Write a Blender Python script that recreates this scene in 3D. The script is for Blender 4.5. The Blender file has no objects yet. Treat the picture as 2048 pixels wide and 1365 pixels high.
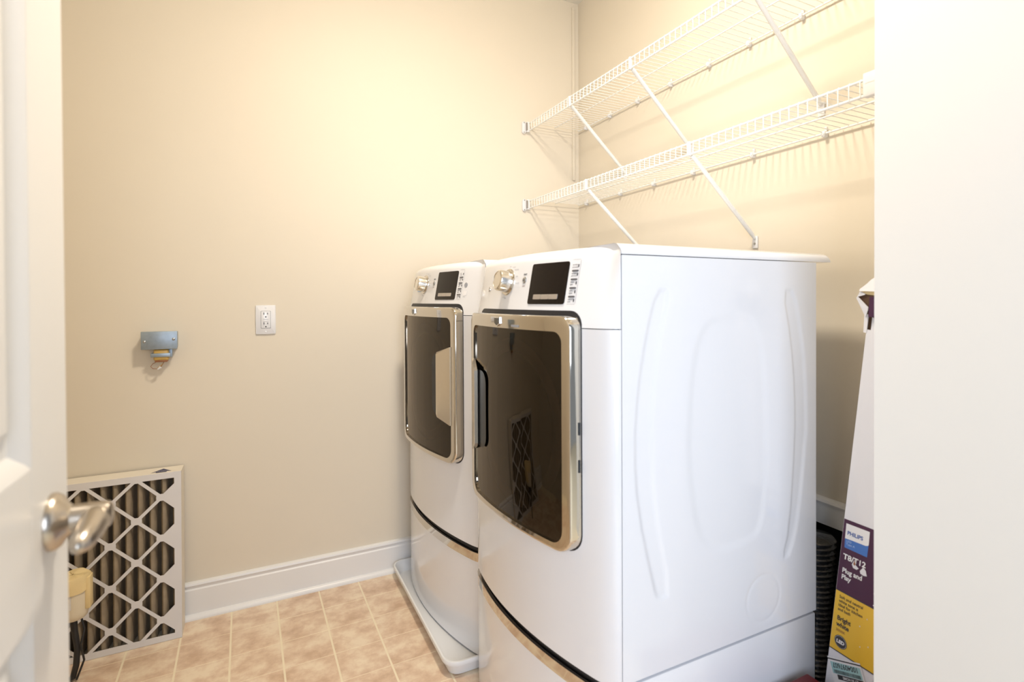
import bpy, bmesh, math, random
import numpy as np
from mathutils import Vector, Matrix
random.seed(4)
PI = math.pi
sc = bpy.context.scene
COL = sc.collection

# ------------------------------------------------------------------ camera
def make_camera():
    f, cy, px = 1101.8109, 610.0128, 1101.2579
    y, p, r = map(math.radians, (28.4297, 0.5716, 0.2488))
    R = Vector((math.cos(y), -math.sin(y), 0))
    F = Vector((math.sin(y)*math.cos(p), math.cos(y)*math.cos(p), -math.sin(p)))
    U = Vector((math.sin(y)*math.sin(p), math.cos(y)*math.sin(p), math.cos(p)))
    R, U = math.cos(r)*R - math.sin(r)*U, math.sin(r)*R + math.cos(r)*U
    cd = bpy.data.cameras.new('camera')
    cd.sensor_fit = 'HORIZONTAL'; cd.sensor_width = 36.0
    cd.lens = f/2048*36.0
    cd.shift_x = (1024-px)/2048
    cd.shift_y = (cy-682.5)/2048
    cd.clip_start = 0.02
    cd.dof.use_dof = True; cd.dof.focus_distance = 2.0; cd.dof.aperture_fstop = 2.8
    co = bpy.data.objects.new('camera', cd); COL.objects.link(co)
    M = Matrix(((R.x, U.x, -F.x, -1.5114), (R.y, U.y, -F.y, -2.477), (R.z, U.z, -F.z, 1.2018), (0, 0, 0, 1)))
    co.matrix_world = M
    sc.camera = co
make_camera()

# ------------------------------------------------------------------ light
LAMP_POS = (-1.02, -1.30, 2.60)
LAMP_STRENGTH = 188.0
LAMP_COLOR = (1.0, 0.885, 0.73)
HALL_POWER = 84.0
HALL_COLOR = (0.74, 0.84, 1.0)
world = bpy.data.worlds.new('world'); sc.world = world
world.use_nodes = True
world.node_tree.nodes['Background'].inputs[0].default_value = (0.85, 0.92, 1.0, 1)
world.node_tree.nodes['Background'].inputs[1].default_value = 0.30
al = bpy.data.lights.new('hall_daylight', 'AREA'); al.shape = 'RECTANGLE'
al.size = 2.0; al.size_y = 1.8; al.energy = HALL_POWER; al.color = HALL_COLOR
ao = bpy.data.objects.new('hall_daylight', al); COL.objects.link(ao)
ao.location = (-2.0, -4.2, 1.6); ao.rotation_euler = (math.radians(90), 0, math.radians(-16))
vs = sc.view_settings
vs.view_transform = 'Standard'; vs.look = 'None'; vs.exposure = 0.08; vs.gamma = 1.0; vs.use_curve_mapping = False

# ------------------------------------------------------------------ materials
def mat(name, col, rough=0.5, metal=0.0, coat=0.0, spec=0.5, bump=None, noise=None, emit=None, trans=0.0):
    m = bpy.data.materials.new(name); m.use_nodes = True
    nt = m.node_tree; b = nt.nodes['Principled BSDF']
    b.inputs['Base Color'].default_value = (*col, 1)
    b.inputs['Roughness'].default_value = rough
    b.inputs['Metallic'].default_value = metal
    b.inputs['Coat Weight'].default_value = coat
    b.inputs['Coat Roughness'].default_value = 0.04
    b.inputs['Specular IOR Level'].default_value = spec
    b.inputs['Transmission Weight'].default_value = trans
    if emit:
        b.inputs['Emission Color'].default_value = (*emit[0], 1); b.inputs['Emission Strength'].default_value = emit[1]
    if noise or bump:
        tc = nt.nodes.new('ShaderNodeTexCoord')
    if noise:   # (scale, amount)
        n = nt.nodes.new('ShaderNodeTexNoise'); n.inputs['Scale'].default_value = noise[0]; n.inputs['Detail'].default_value = 5
        nt.links.new(tc.outputs['Object'], n.inputs['Vector'])
        mx = nt.nodes.new('ShaderNodeMixRGB'); mx.blend_type = 'MIX'
        mx.inputs[1].default_value = (*[c*(1-noise[1]) for c in col], 1)
        mx.inputs[2].default_value = (*[min(1, c*(1+noise[1])) for c in col], 1)
        nt.links.new(n.outputs['Fac'], mx.inputs[0]); nt.links.new(mx.outputs[0], b.inputs['Base Color'])
    if bump:    # (scale, strength, distance)
        n2 = nt.nodes.new('ShaderNodeTexNoise'); n2.inputs['Scale'].default_value = bump[0]; n2.inputs['Detail'].default_value = 3
        nt.links.new(tc.outputs['Object'], n2.inputs['Vector'])
        bp = nt.nodes.new('ShaderNodeBump'); bp.inputs['Strength'].default_value = bump[1]; bp.inputs['Distance'].default_value = bump[2]
        nt.links.new(n2.outputs['Fac'], bp.inputs['Height']); nt.links.new(bp.outputs[0], b.inputs['Normal'])
    return m

M_WALL = mat('cream_wall_paint', (0.735, 0.67, 0.56), 0.55, noise=(1.7, 0.02), bump=(90, 0.05, 0.002), spec=0.3)
M_WALL2 = mat('pale_wall_paint', (0.67, 0.66, 0.635), 0.55, noise=(1.7, 0.015), bump=(90, 0.04, 0.002), spec=0.3)
M_CEIL = mat('ceiling_paint', (0.82, 0.79, 0.72), 0.8)
M_TRIM = mat('white_trim_paint', (0.80, 0.80, 0.80), 0.30, noise=(3, 0.02))
M_DOOR = mat('white_door_paint', (0.75, 0.745, 0.735), 0.32, bump=(40, 0.03, 0.002))
M_ENAMEL = mat('white_enamel', (0.765, 0.775, 0.81), 0.16, coat=0.5)
M_PLASTIC = mat('white_plastic', (0.78, 0.79, 0.82), 0.22, coat=0.2)
M_TRAY = mat('tray_plastic', (0.78, 0.79, 0.80), 0.35)
M_CHROME = mat('mirror_chrome', (0.66, 0.625, 0.57), 0.06, metal=1.0)
M_CHROME2 = mat('bright_chrome', (0.82, 0.83, 0.85), 0.12, metal=1.0)
M_NICKEL = mat('satin_nickel', (0.50, 0.45, 0.39), 0.28, metal=1.0)
M_DIAL = mat('satin_dial_metal', (0.80, 0.77, 0.72), 0.22, metal=1.0)
M_HANDLE = mat('champagne_handle', (0.78, 0.72, 0.62), 0.22, metal=0.85)
M_DARK = mat('dark_gap', (0.012, 0.013, 0.018), 0.5)
M_BLACKGLOSS = mat('black_gloss_screen', (0.010, 0.007, 0.006), 0.10, spec=0.22)
M_INK = mat('dark_ink', (0.045, 0.045, 0.05), 0.6)
M_INKG = mat('grey_ink', (0.32, 0.33, 0.36), 0.6)
M_BTN = mat('grey_button', (0.10, 0.10, 0.11), 0.35)
M_SILVERBTN = mat('silver_button', (0.50, 0.46, 0.42), 0.35, metal=0.6)
M_WIRE = mat('white_vinyl_wire', (0.84, 0.84, 0.82), 0.35)
M_CLIP = mat('clip_plastic', (0.76, 0.76, 0.77), 0.4)
M_BRACKETIN = mat('bracket_shadow_grey', (0.30, 0.27, 0.24), 0.5)
M_GALV = mat('galvanised_steel', (0.36, 0.43, 0.50), 0.42, metal=0.75, noise=(60, 0.25))
M_SCREW = mat('screw_metal', (0.45, 0.46, 0.47), 0.3, metal=1.0)
M_COIL = mat('amber_coil_tape', (0.55, 0.36, 0.10), 0.35, noise=(40, 0.3))
M_COPPER = mat('copper_brown', (0.30, 0.12, 0.05), 0.4)
M_CARD = mat('filter_cardboard', (0.70, 0.69, 0.70), 0.7)
M_CARDTOP = mat('filter_frame_cardboard', (0.76, 0.71, 0.62), 0.7)
M_PLEAT = mat('dusty_pleat', (0.30, 0.24, 0.165), 0.95, noise=(25, 0.35))
M_NAVY = mat('navy_ink', (0.035, 0.04, 0.11), 0.6)
M_YELLOWED = mat('yellowed_plastic', (0.76, 0.69, 0.54), 0.45, noise=(12, 0.08))
M_TAPE = mat('masking_tape', (0.80, 0.64, 0.34), 0.6, noise=(20, 0.12))
M_BLACK = mat('black_rubber', (0.015, 0.015, 0.016), 0.4)
M_DUCT = mat('black_duct_film', (0.012, 0.013, 0.015), 0.16, coat=0.6, bump=(70, 0.6, 0.006))
M_BOXW = mat('white_carton', (0.76, 0.76, 0.80), 0.55)
M_BOXIN = mat('brown_carton_inside', (0.10, 0.055, 0.03), 0.9)
M_PURPLE = mat('plum_print', (0.055, 0.007, 0.038), 0.4)
M_YELLOW = mat('yellow_print', (0.80, 0.50, 0.04), 0.4)
M_BLUE = mat('blue_print', (0.055, 0.17, 0.52), 0.4)
M_WHITEP = mat('white_print', (0.82, 0.82, 0.84), 0.5)
M_BLUETXT = mat('blue_lettering', (0.03, 0.10, 0.38), 0.5)
M_LBLUETXT = mat('pale_blue_lettering', (0.45, 0.60, 0.85), 0.5)
M_TEAL = mat('pale_teal_sticker', (0.36, 0.60, 0.62), 0.5)
M_RED = mat('dark_red_carton', (0.16, 0.008, 0.010), 0.4)
M_GROUT = mat('cream_grout_line', (0.84, 0.74, 0.55), 0.6)
M_NICHE_SHADE = mat('painted_niche_shade', (0.02, 0.022, 0.027), 0.8)  # near-black colour stands in for the shade low behind the dryer
M_PIN = mat('dark_hinge_mark', (0.02, 0.025, 0.03), 0.4)
M_LOGO = mat('badge_face', (0.03, 0.028, 0.02), 0.25, coat=0.5)
M_DRUM = mat('drum_ring_grey', (0.45, 0.46, 0.48), 0.3, metal=0.4)
M_CAVITY = mat('drum_cavity', (0.05, 0.04, 0.035), 0.6)
M_GLOW = mat('lamp_glass', (0.9, 0.85, 0.75), 0.3, emit=(LAMP_COLOR, LAMP_STRENGTH))

def mat_tile():
    m = bpy.data.materials.new('marbled_vinyl_tile'); m.use_nodes = True
    nt = m.node_tree; b = nt.nodes['Principled BSDF']; L = nt.links
    geo = nt.nodes.new('ShaderNodeNewGeometry')
    n1 = nt.nodes.new('ShaderNodeTexNoise'); n1.inputs['Scale'].default_value = 12; n1.inputs['Detail'].default_value = 6; n1.inputs['Roughness'].default_value = 0.62
    n2 = nt.nodes.new('ShaderNodeTexNoise'); n2.inputs['Scale'].default_value = 5.5; n2.inputs['Detail'].default_value = 3
    L.new(geo.outputs['Position'], n1.inputs['Vector']); L.new(geo.outputs['Position'], n2.inputs['Vector'])
    r = nt.nodes.new('ShaderNodeValToRGB')
    e = r.color_ramp.elements
    e[0].position = 0.34; e[0].color = (0.55, 0.38, 0.26, 1)
    e[1].position = 0.62; e[1].color = (0.84, 0.72, 0.55, 1)
    x = e.new(0.48); x.color = (0.70, 0.53, 0.39, 1)
    L.new(n1.outputs['Fac'], r.inputs[0])
    mx = nt.nodes.new('ShaderNodeMixRGB'); mx.inputs[2].default_value = (0.66, 0.49, 0.36, 1)
    ml = nt.nodes.new('ShaderNodeMath'); ml.operation = 'MULTIPLY'; ml.inputs[1].default_value = 0.3
    L.new(n2.outputs['Fac'], ml.inputs[0]); L.new(ml.outputs[0], mx.inputs[0]); L.new(r.outputs[0], mx.inputs[1])
    L.new(mx.outputs[0], b.inputs['Base Color'])
    b.inputs['Roughness'].default_value = 0.38
    bp = nt.nodes.new('ShaderNodeBump'); bp.inputs['Strength'].default_value = 0.08; bp.inputs['Distance'].default_value = 0.002
    L.new(n1.outputs['Fac'], bp.inputs['Height']); L.new(bp.outputs[0], b.inputs['Normal'])
    return m
M_TILE = mat_tile()

def mat_glass():
    m = bpy.data.materials.new('smoked_door_glass'); m.use_nodes = True
    nt = m.node_tree; L = nt.links
    for n in list(nt.nodes):
        if n.type != 'OUTPUT_MATERIAL': nt.nodes.remove(n)
    out = [n for n in nt.nodes if n.type == 'OUTPUT_MATERIAL'][0]
    tr = nt.nodes.new('ShaderNodeBsdfTransparent'); tr.inputs[0].default_value = (0.15, 0.11, 0.085, 1)
    gl = nt.nodes.new('ShaderNodeBsdfGlossy'); gl.inputs['Color'].default_value = (0.80, 0.72, 0.63, 1); gl.inputs['Roughness'].default_value = 0.03
    fr = nt.nodes.new('ShaderNodeFresnel'); fr.inputs[0].default_value = 1.62
    mx = nt.nodes.new('ShaderNodeMixShader')
    L.new(fr.outputs[0], mx.inputs[0]); L.new(tr.outputs[0], mx.inputs[1]); L.new(gl.outputs[0], mx.inputs[2]); L.new(mx.outputs[0], out.inputs[0])
    return m
M_GLASS = mat_glass()

# ------------------------------------------------------------------ mesh helpers
def link(name, me, m, parent=None):
    o = bpy.data.objects.new(name, me); COL.objects.link(o)
    if m is not None and len(me.materials) == 0: me.materials.append(m)
    if parent is not None: o.parent = parent
    return o

def finish(name, bm, m, parent=None, smooth=35, recalc=True):
    if recalc: bmesh.ops.recalc_face_normals(bm, faces=bm.faces)
    me = bpy.data.meshes.new(name); bm.to_mesh(me); bm.free()
    if smooth:
        me.polygons.foreach_set('use_smooth', [True]*len(me.polygons))
        me.set_sharp_from_angle(angle=math.radians(smooth))
    return link(name, me, m, parent)

def add_box(bm, x0, x1, y0, y1, z0, z1, bev=0.0, seg=2, edges=None):
    vs = [bm.verts.new(p) for p in ((x0,y0,z0),(x1,y0,z0),(x1,y1,z0),(x0,y1,z0),(x0,y0,z1),(x1,y0,z1),(x1,y1,z1),(x0,y1,z1))]
    fs = [bm.faces.new([vs[i] for i in f]) for f in ((3,2,1,0),(4,5,6,7),(0,1,5,4),(1,2,6,5),(2,3,7,6),(3,0,4,7))]
    if bev:
        es = set(e for f in fs for e in f.edges)
        if edges: es = [e for e in es if edges((e.verts[0].co+e.verts[1].co)/2)]
        bmesh.ops.bevel(bm, geom=list(es), offset=bev, segments=seg, affect='EDGES', profile=0.5, clamp_overlap=True)
    return vs

def box(name, dims, m, parent=None, bev=0.0, seg=2, edges=None):
    bm = bmesh.new(); add_box(bm, *dims, bev=bev, seg=seg, edges=edges); return finish(name, bm, m, parent)

def frame_of(d):
    d = d.normalized(); a = Vector((0,0,1)) if abs(d.z) < 0.9 else Vector((1,0,0))
    u = d.cross(a).normalized(); return u, d.cross(u).normalized()

def add_tube(bm, pts, r, n=8, cap=True):
    pts = [Vector(p) for p in pts]; rings = []
    rs = r if isinstance(r, (list, tuple)) else [r]*len(pts)
    u0 = None
    for i, p in enumerate(pts):
        d = (pts[min(i+1, len(pts)-1)] - pts[max(i-1, 0)])
        u, v = frame_of(d)
        if u0 is not None:
            dn = d.normalized(); uu = u0 - dn*u0.dot(dn)
            if uu.length > 1e-4: u = uu.normalized(); v = dn.cross(u).normalized()
        u0 = u
        rings.append([bm.verts.new(p + rs[i]*(math.cos(2*PI*k/n)*u + math.sin(2*PI*k/n)*v)) for k in range(n)])
    for a, b in zip(rings, rings[1:]):
        for k in range(n): bm.faces.new((a[k], a[(k+1)%n], b[(k+1)%n], b[k]))
    if cap: bm.faces.new(rings[0][::-1]); bm.faces.new(rings[-1])

def tube(name, pts, r, m, parent=None, n=8):
    bm = bmesh.new(); add_tube(bm, pts, r, n); return finish(name, bm, m, parent, smooth=50)

def add_lathe(bm, prof, origin, axis, n=32):
    """prof: list of (radius, height along axis)"""
    o = Vector(origin); ax = Vector(axis).normalized(); u, v = frame_of(ax); rings = []
    for r, h in prof:
        if r < 1e-6: rings.append([bm.verts.new(o+ax*h)])
        else: rings.append([bm.verts.new(o+ax*h + r*(math.cos(2*PI*k/n)*u+math.sin(2*PI*k/n)*v)) for k in range(n)])
    for a, b in zip(rings, rings[1:]):
        for k in range(n):
            k2 = (k+1) % n
            if len(a) == 1 and len(b) == 1: continue
            if len(a) == 1: bm.faces.new((a[0], b[k2], b[k]))
            elif len(b) == 1: bm.faces.new((a[k], a[k2], b[0]))
            else: bm.faces.new((a[k], a[k2], b[k2], b[k]))

def lathe(name, prof, origin, axis, m, parent=None, n=32, smooth=35):
    bm = bmesh.new(); add_lathe(bm, prof, origin, axis, n); return finish(name, bm, m, parent, smooth)

def prism(name, poly, z0, z1, m, parent=None, bev=0.0, map3=None, smooth=35):
    """poly in 2D (a,b), extruded c from z0 to z1; map3(a,b,c)->xyz"""
    map3 = map3 or (lambda a, b, c: (a, b, c))
    bm = bmesh.new()
    lo = [bm.verts.new(map3(a, b, z0)) for a, b in poly]; hi = [bm.verts.new(map3(a, b, z1)) for a, b in poly]
    n = len(poly)
    f1 = bm.faces.new(lo[::-1]); f2 = bm.faces.new(hi)
    for k in range(n): bm.faces.new((lo[k], lo[(k+1)%n], hi[(k+1)%n], hi[k]))
    if bev:
        es = set(f1.edges) | set(f2.edges)
        bmesh.ops.bevel(bm, geom=list(es), offset=bev, segments=2, affect='EDGES', profile=0.5, clamp_overlap=True)
    return finish(name, bm, m, parent, smooth)

def empty(name, loc=(0,0,0), rot=(0,0,0)):
    o = bpy.data.objects.new(name, None); COL.objects.link(o); o.location = loc; o.rotation_euler = rot
    o.empty_display_size = 0.05
    return o

def tag(o, label=None, cat=None, group=None, kind=None):
    if label: o['label'] = label
    if cat: o['category'] = cat
    if group: o['group'] = group
    if kind: o['kind'] = kind
    return o

def text(name, s, size, fn, m, parent, bold=0.0, align='LEFT', sx=1.0):
    """fn(u, v) -> (x,y,z); flat lettering mesh laid on a surface"""
    cu = bpy.data.curves.new(name, 'FONT'); cu.body = s; cu.size = size; cu.align_x = align; cu.offset = bold
    cu.resolution_u = 3
    t = bpy.data.objects.new(name, cu); COL.objects.link(t)
    bpy.context.view_layer.update()
    me = bpy.data.meshes.new_from_object(t.evaluated_get(bpy.context.evaluated_depsgraph_get()))
    bpy.data.objects.remove(t); bpy.data.curves.remove(cu)
    for v in me.vertices: v.co = fn(v.co.x*sx, v.co.y)
    me.materials.clear(); me.name = name
    return link(name, me, m, parent)

def rrect(y0, y1, z0, z1, r, ns=10, nc=6):
    """rounded rectangle outline, r = (bl, br, tr, tl) in the (y,z) plane"""
    if not isinstance(r, (tuple, list)): r = (r,)*4
    cs = [((y0+r[0], z0+r[0]), r[0], PI), ((y1-r[1], z0+r[1]), r[1], 1.5*PI), ((y1-r[2], z1-r[2]), r[2], 0), ((y0+r[3], z1-r[3]), r[3], 0.5*PI)]
    pts = []
    for i, ((cy, cz), rr, a0) in enumerate(cs):
        arc = [(cy+rr*math.cos(a0+k/nc*PI/2), cz+rr*math.sin(a0+k/nc*PI/2)) for k in range(nc+1)]
        pts += arc
        (ny, nz), nr, na = cs[(i+1) % 4]
        e = (ny+nr*math.cos(na), nz+nr*math.sin(na)); s = arc[-1]
        pts += [(s[0]+(e[0]-s[0])*k/ns, s[1]+(e[1]-s[1])*k/ns) for k in range(1, ns)]
    return pts

# ------------------------------------------------------------------ room
H = 2.743
PW_Y = -1.808       # face of the short side wall next to the dryer
PW_X = -0.404
def wallbox(name, dims, m):
    return tag(box(name, dims, m), kind='structure')
wb = wallbox('wall_back', (-2.75, 0.12, 0.0, 0.12, -0.02, H), M_WALL)
tag(wb, 'cream painted wall behind the outlet and the leaning air filter', 'wall')
# shelf wall; low niche added behind the dryer, its shade painted as near-black lining
bm = bmesh.new()
add_box(bm, 0.0, 0.12, PW_Y-0.12, 0.0, 0.53, H)
add_box(bm, 0.0, 0.12, -1.05, 0.0, -0.02, 0.53)
tag(finish('wall_right', bm, M_WALL, smooth=0), 'cream wall carrying the two wire shelves', 'wall', kind='structure')
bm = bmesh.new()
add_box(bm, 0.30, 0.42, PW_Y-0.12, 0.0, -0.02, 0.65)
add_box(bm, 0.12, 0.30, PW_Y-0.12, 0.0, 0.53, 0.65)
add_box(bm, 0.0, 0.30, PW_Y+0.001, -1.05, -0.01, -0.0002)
tag(finish('wall_shade_niche', bm, M_NICHE_SHADE, smooth=0), 'added niche low in the wall behind the dryer, shade painted into its dark lining', 'wall', kind='structure')
bm = bmesh.new()
add_box(bm, PW_X, 0.42, PW_Y-0.9, PW_Y, -0.02, H)
tag(finish('wall_partition', bm, M_WALL2, smooth=0), 'plain pale wall end in the right foreground', 'wall', kind='structure')
tag(wallbox('wall_left', (-2.75, -2.63, -2.45, 0.0, -0.02, H), M_WALL), 'cream side wall behind the open door', 'wall')
bm = bmesh.new()
add_box(bm, -2.63, -1.78, -2.45, -2.33, -0.02, H)
add_box(bm, -1.78, PW_X, -2.45, -2.33, 2.10, H)
tag(finish('wall_front', bm, M_WALL, smooth=0), 'cream wall with the doorway beside the viewer', 'wall', kind='structure')
tag(wallbox('ceiling', (-2.75, 0.42, -2.45, 0.12, H, H+0.1), M_CEIL), 'plain ceiling above the corner', 'ceiling')
floor = wallbox('floor', (-2.75, 0.42, -4.6, 0.12, -0.03, -0.0006), M_GROUT)
tag(floor, 'beige marbled vinyl floor with a square tile pattern', 'floor')
# tiles
S = 0.1556; TR = 0.0115
bm = bmesh.new(); hx, hy = S/2-0.0031, S/2-0.0014
add_box(bm, -hx, hx, -hy, hy, -0.0012, 0.0, bev=0.0004, seg=1, edges=lambda c: c.z > -0.0003)
tile0 = finish('tile', bm, M_TILE, floor, smooth=0); tme = tile0.data; first = True
for i in range(-8, 11):
    for j in range(-2, 14):
        X = -1.5895 + (i+0.5)*S + (j+0.5)*S*TR; Y = -0.1825 - (j+0.5)*S + (i+0.5)*S*TR
        if X < -2.60 or X > -0.0 or Y < -2.10 or Y > 0.06: continue
        if X > PW_X-0.1 and Y < PW_Y: continue
        if X > -0.72 and -1.45 < Y < -0.08: continue
        if first: o = tile0; first = False
        else: o = bpy.data.objects.new('tile', tme); COL.objects.link(o); o.parent = floor
        o.location = (X, Y, 0); o.rotation_euler = (0, 0, TR)

# baseboards: profile extruded along the wall
def baseboard(name, path_dir, a0, a1, label, cat='baseboard'):
    prof = [(0,0),(0.030,0),(0.030,0.006),(0.026,0.013),(0.020,0.017),(0.015,0.019),(0.015,0.108),(0.011,0.113),(0.012,0.120),(0.016,0.126),(0.014,0.133),(0.007,0.137),(0,0.137)]
    e = empty(name)
    for nm, pr in (('board', [p for p in prof if p[1] > 0.018 or p == (0,0)][1:] + [(0,0.02)]), ('shoe_moulding', [(0,0),(0.030,0),(0.030,0.006),(0.027,0.013),(0.021,0.018),(0.015,0.0195),(0,0.0195)])):
        if path_dir == 'x': f3 = lambda a, b, c: (c, -a, b)
        elif path_dir == '-y': f3 = lambda a, b, c: (-a, c, b)
        else: f3 = lambda a, b, c: (c, PW_Y+a, b)
        prism(nm, pr, a0, a1, M_TRIM, e, map3=f3)
    return tag(e, label, cat, kind='structure')
baseboard('baseboard_back', 'x', -2.62, -0.001, 'white moulded baseboard along the outlet wall')
# ledge trim board on the shelf wall above the niche with painted shade
tr = empty('trim_1')
prism('board', [(0,0.525),(0.014,0.525),(0.014,0.575),(0.012,0.585),(0,0.585)], PW_Y+0.002, -1.0, M_TRIM, tr, map3=lambda a, b, c: (-a, c, b))
prism('cap_moulding', [(0,0.585),(0.016,0.585),(0.018,0.592),(0.013,0.599),(0,0.603)], PW_Y+0.002, -1.0, M_TRIM, tr, map3=lambda a, b, c: (-a, c, b))
tag(tr, 'white trim board low on the wall behind the dryer', 'trim', kind='structure')

# ------------------------------------------------------------------ open door (hinged beside the viewer)
def build_door():
    D = empty('door_1', (-1.726, -1.545, 0.0))      # latch edge, face at local x=0, leaf runs to -y
    W, Hh, T = 0.76, 2.03, 0.035
    st = 0.132
    panels = []
    rows = [(0.24, 0.852), (1.018, 1.72), (1.80, 1.93)]
    cols = [(-0.345, -st), (-W+st, -0.415)]
    # stiles and rails
    bars = [(-st, 0.0, 0.008, Hh), (-W, -W+st, 0.008, Hh), (-0.415, -0.345, 0.24, 1.93)]
    for y0, y1, z0, z1 in bars: box('stile', (-T, 0, y0, y1, z0, z1), M_DOOR, D, bev=0.0015, seg=1)
    for z0, z1 in ((0.008, 0.24), (0.852, 1.018), (1.72, 1.80), (1.93, Hh)):
        box('rail', (-T, 0, -W+st, -st, z0, z1), M_DOOR, D)
    for z0, z1 in rows:
        for y0, y1 in cols:
            bm = bmesh.new()
            # moulded slope into the recess, then raised field
            def loop(ins, x): return [bm.verts.new(p) for p in ((x, y0+ins, z0+ins), (x, y1-ins, z0+ins), (x, y1-ins, z1-ins), (x, y0+ins, z1-ins))]
            Ls = [loop(i, x) for i, x in ((0, 0.0), (0.007, -0.003), (0.020, -0.014), (0.030, -0.014), (0.052, -0.004))]
            for a, b in zip(Ls, Ls[1:]):
                for k in range(4): bm.faces.new((a[k], a[(k+1)%4], b[(k+1)%4], b[k]))
            bm.faces.new(Ls[-1])
            finish('door_panel', bm, M_DOOR, D, smooth=20)
            box('panel_back', (-T+0.006, -0.016, y0, y1, z0, z1), M_DOOR, D)
    hz, hy = 0.937, -0.067
    hd = empty('lever_handle'); hd.parent = D
    lathe('rose', [(0, 0.0), (0.034, 0.0), (0.034, 0.004), (0.030, 0.010), (0.020, 0.016), (0.0135, 0.023), (0.0125, 0.030)], (0, hy, hz), (1, 0, 0), M_NICKEL, hd, 40)
    tube('neck', [(0.018, hy, hz), (0.030, hy, hz), (0.050, hy, hz), (0.0565, hy, hz), (0.059, hy, hz)], [0.0165, 0.0165, 0.0165, 0.0150, 0.010], M_NICKEL, hd, 24)
    # lever paddle reaching back towards the hinge
    bm = bmesh.new()
    add_tube(bm, [(0.042, hy+0.002, hz-0.001), (0.043, hy-0.006, hz-0.001), (0.044, hy-0.020, hz-0.002), (0.044, hy-0.045, hz-0.004), (0.043, hy-0.068, hz-0.006), (0.042, hy-0.082, hz-0.007), (0.042, hy-0.087, hz-0.007)], [0.008, 0.0145, 0.0155, 0.0145, 0.0125, 0.008, 0.002], 20)
    for v in bm.verts: v.co.z = hz + (v.co.z-hz)*1.05
    finish('lever', bm, M_NICKEL, hd, 50)
    box('latch_plate', (-0.030, -0.006, 0.0, 0.0012, hz-0.028, hz+0.028), M_NICKEL, D)
    tag(D, 'white panelled door standing open in the left foreground, satin nickel lever', 'door', kind='structure')
build_door()

# ------------------------------------------------------------------ laundry machines
W2 = 0.3435
BOW_X, BOW_B, BOW_K = -0.0995, -0.091, 0.40
def bow(y): return BOW_X + BOW_B*y + BOW_K*y*y
def bow_slope(y): return BOW_B + 2*BOW_K*y
def plan(n=28):
    t0 = 0.29
    def corner(sg):
        x0 = bow(sg*t0); cx = x0 + sg*bow_slope(sg*t0)*(W2-t0); ex = min(0.0, cx+0.032)
        pts = [(0.0-0.0012, sg*W2)] if ex < -0.004 else []
        if ex < -0.03: pts += [((ex*(3-k)/3)-0.0012, sg*W2) for k in (1, 2)]
        for k in range(9):
            q = k/8
            pts.append(((1-q)**2*ex + 2*q*(1-q)*cx + q*q*x0 - 0.0012, (1-q)**2*sg*W2 + 2*q*(1-q)*sg*W2 + q*q*sg*t0))
        return pts
    mid = [(bow(-t0+2*t0*k/n)-0.0012, -t0+2*t0*k/n) for k in range(1, n)]
    return corner(-1) + mid + corner(1)[::-1]
PLAN = plan()
def offset_plan(d):
    out = []
    for i, (x, y) in enumerate(PLAN):
        a = PLAN[max(i-1, 0)]; b = PLAN[min(i+1, len(PLAN)-1)]
        tx, ty = b[0]-a[0], b[1]-a[1]; l = math.hypot(tx, ty)
        out.append((x-ty/l*d, y+tx/l*d))
    return out
def front_prism(name, z0, z1, m, parent, d=0.0, bev=0.0, back=0.03):
    p = offset_plan(d) if d else PLAN
    ends = [(back, p[-1][1]), (back, p[0][1])] if back else []
    return prism(name, p+ends, z0, z1, m, parent, bev=bev)

CON_Z0, TOP_Z, TOP_R = 1.1375, 1.3235, 0.0255
LEAN = 0.18
def con_x(y, z): return bow(y) - 0.0012 + LEAN*max(0, z-1.14)*min(1, max(0, -bow(y)/0.03))

def bow_ring(name, outer, inner, off_o, off_i, m, parent, depth, steps=3, lip=0.0):
    """ring between two outlines following the bow, with an outer side wall of given depth and an inner lip"""
    bm = bmesh.new(); n = len(outer); rows = []
    # outer wall from back to front with a small rounding
    for k, (dy, dx) in enumerate(((0.0, depth), (0.0, 0.005), (0.0008, 0.0022), (0.0022, 0.0006), (0.0045, 0.0))):
        row = []
        for (y, z), (yi, zi) in zip(outer, inner):
            v = Vector((yi-y, zi-z)); l = v.length; v = v/l if l > 0 else v
            yy, zz = y+v.x*dy, z+v.y*dy
            row.append(bm.verts.new((bow(yy)-off_o+dx, yy, zz)))
        rows.append(row)
    for s in range(1, steps+1):
        q = s/steps; row = []
        for (y, z), (yi, zi) in zip(outer, inner):
            v = Vector((yi-y, zi-z)); l = v.length; v = v/l
            ys, zs = y+v.x*0.0045, z+v.y*0.0045
            yy, zz = ys+(yi-ys)*q, zs+(zi-zs)*q
            row.append(bm.verts.new((bow(yy)-off_o-(off_i-off_o)*q, yy, zz)))
        rows.append(row)
    if lip:
        rows.append([bm.verts.new((bow(yi)-off_i+lip, yi, zi)) for yi, zi in inner])
    for a, b in zip(rows, rows[1:]):
        for k in range(n): bm.faces.new((a[k], a[(k+1)%n], b[(k+1)%n], b[k]))
    return finish(name, bm, m, parent, 30)

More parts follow.
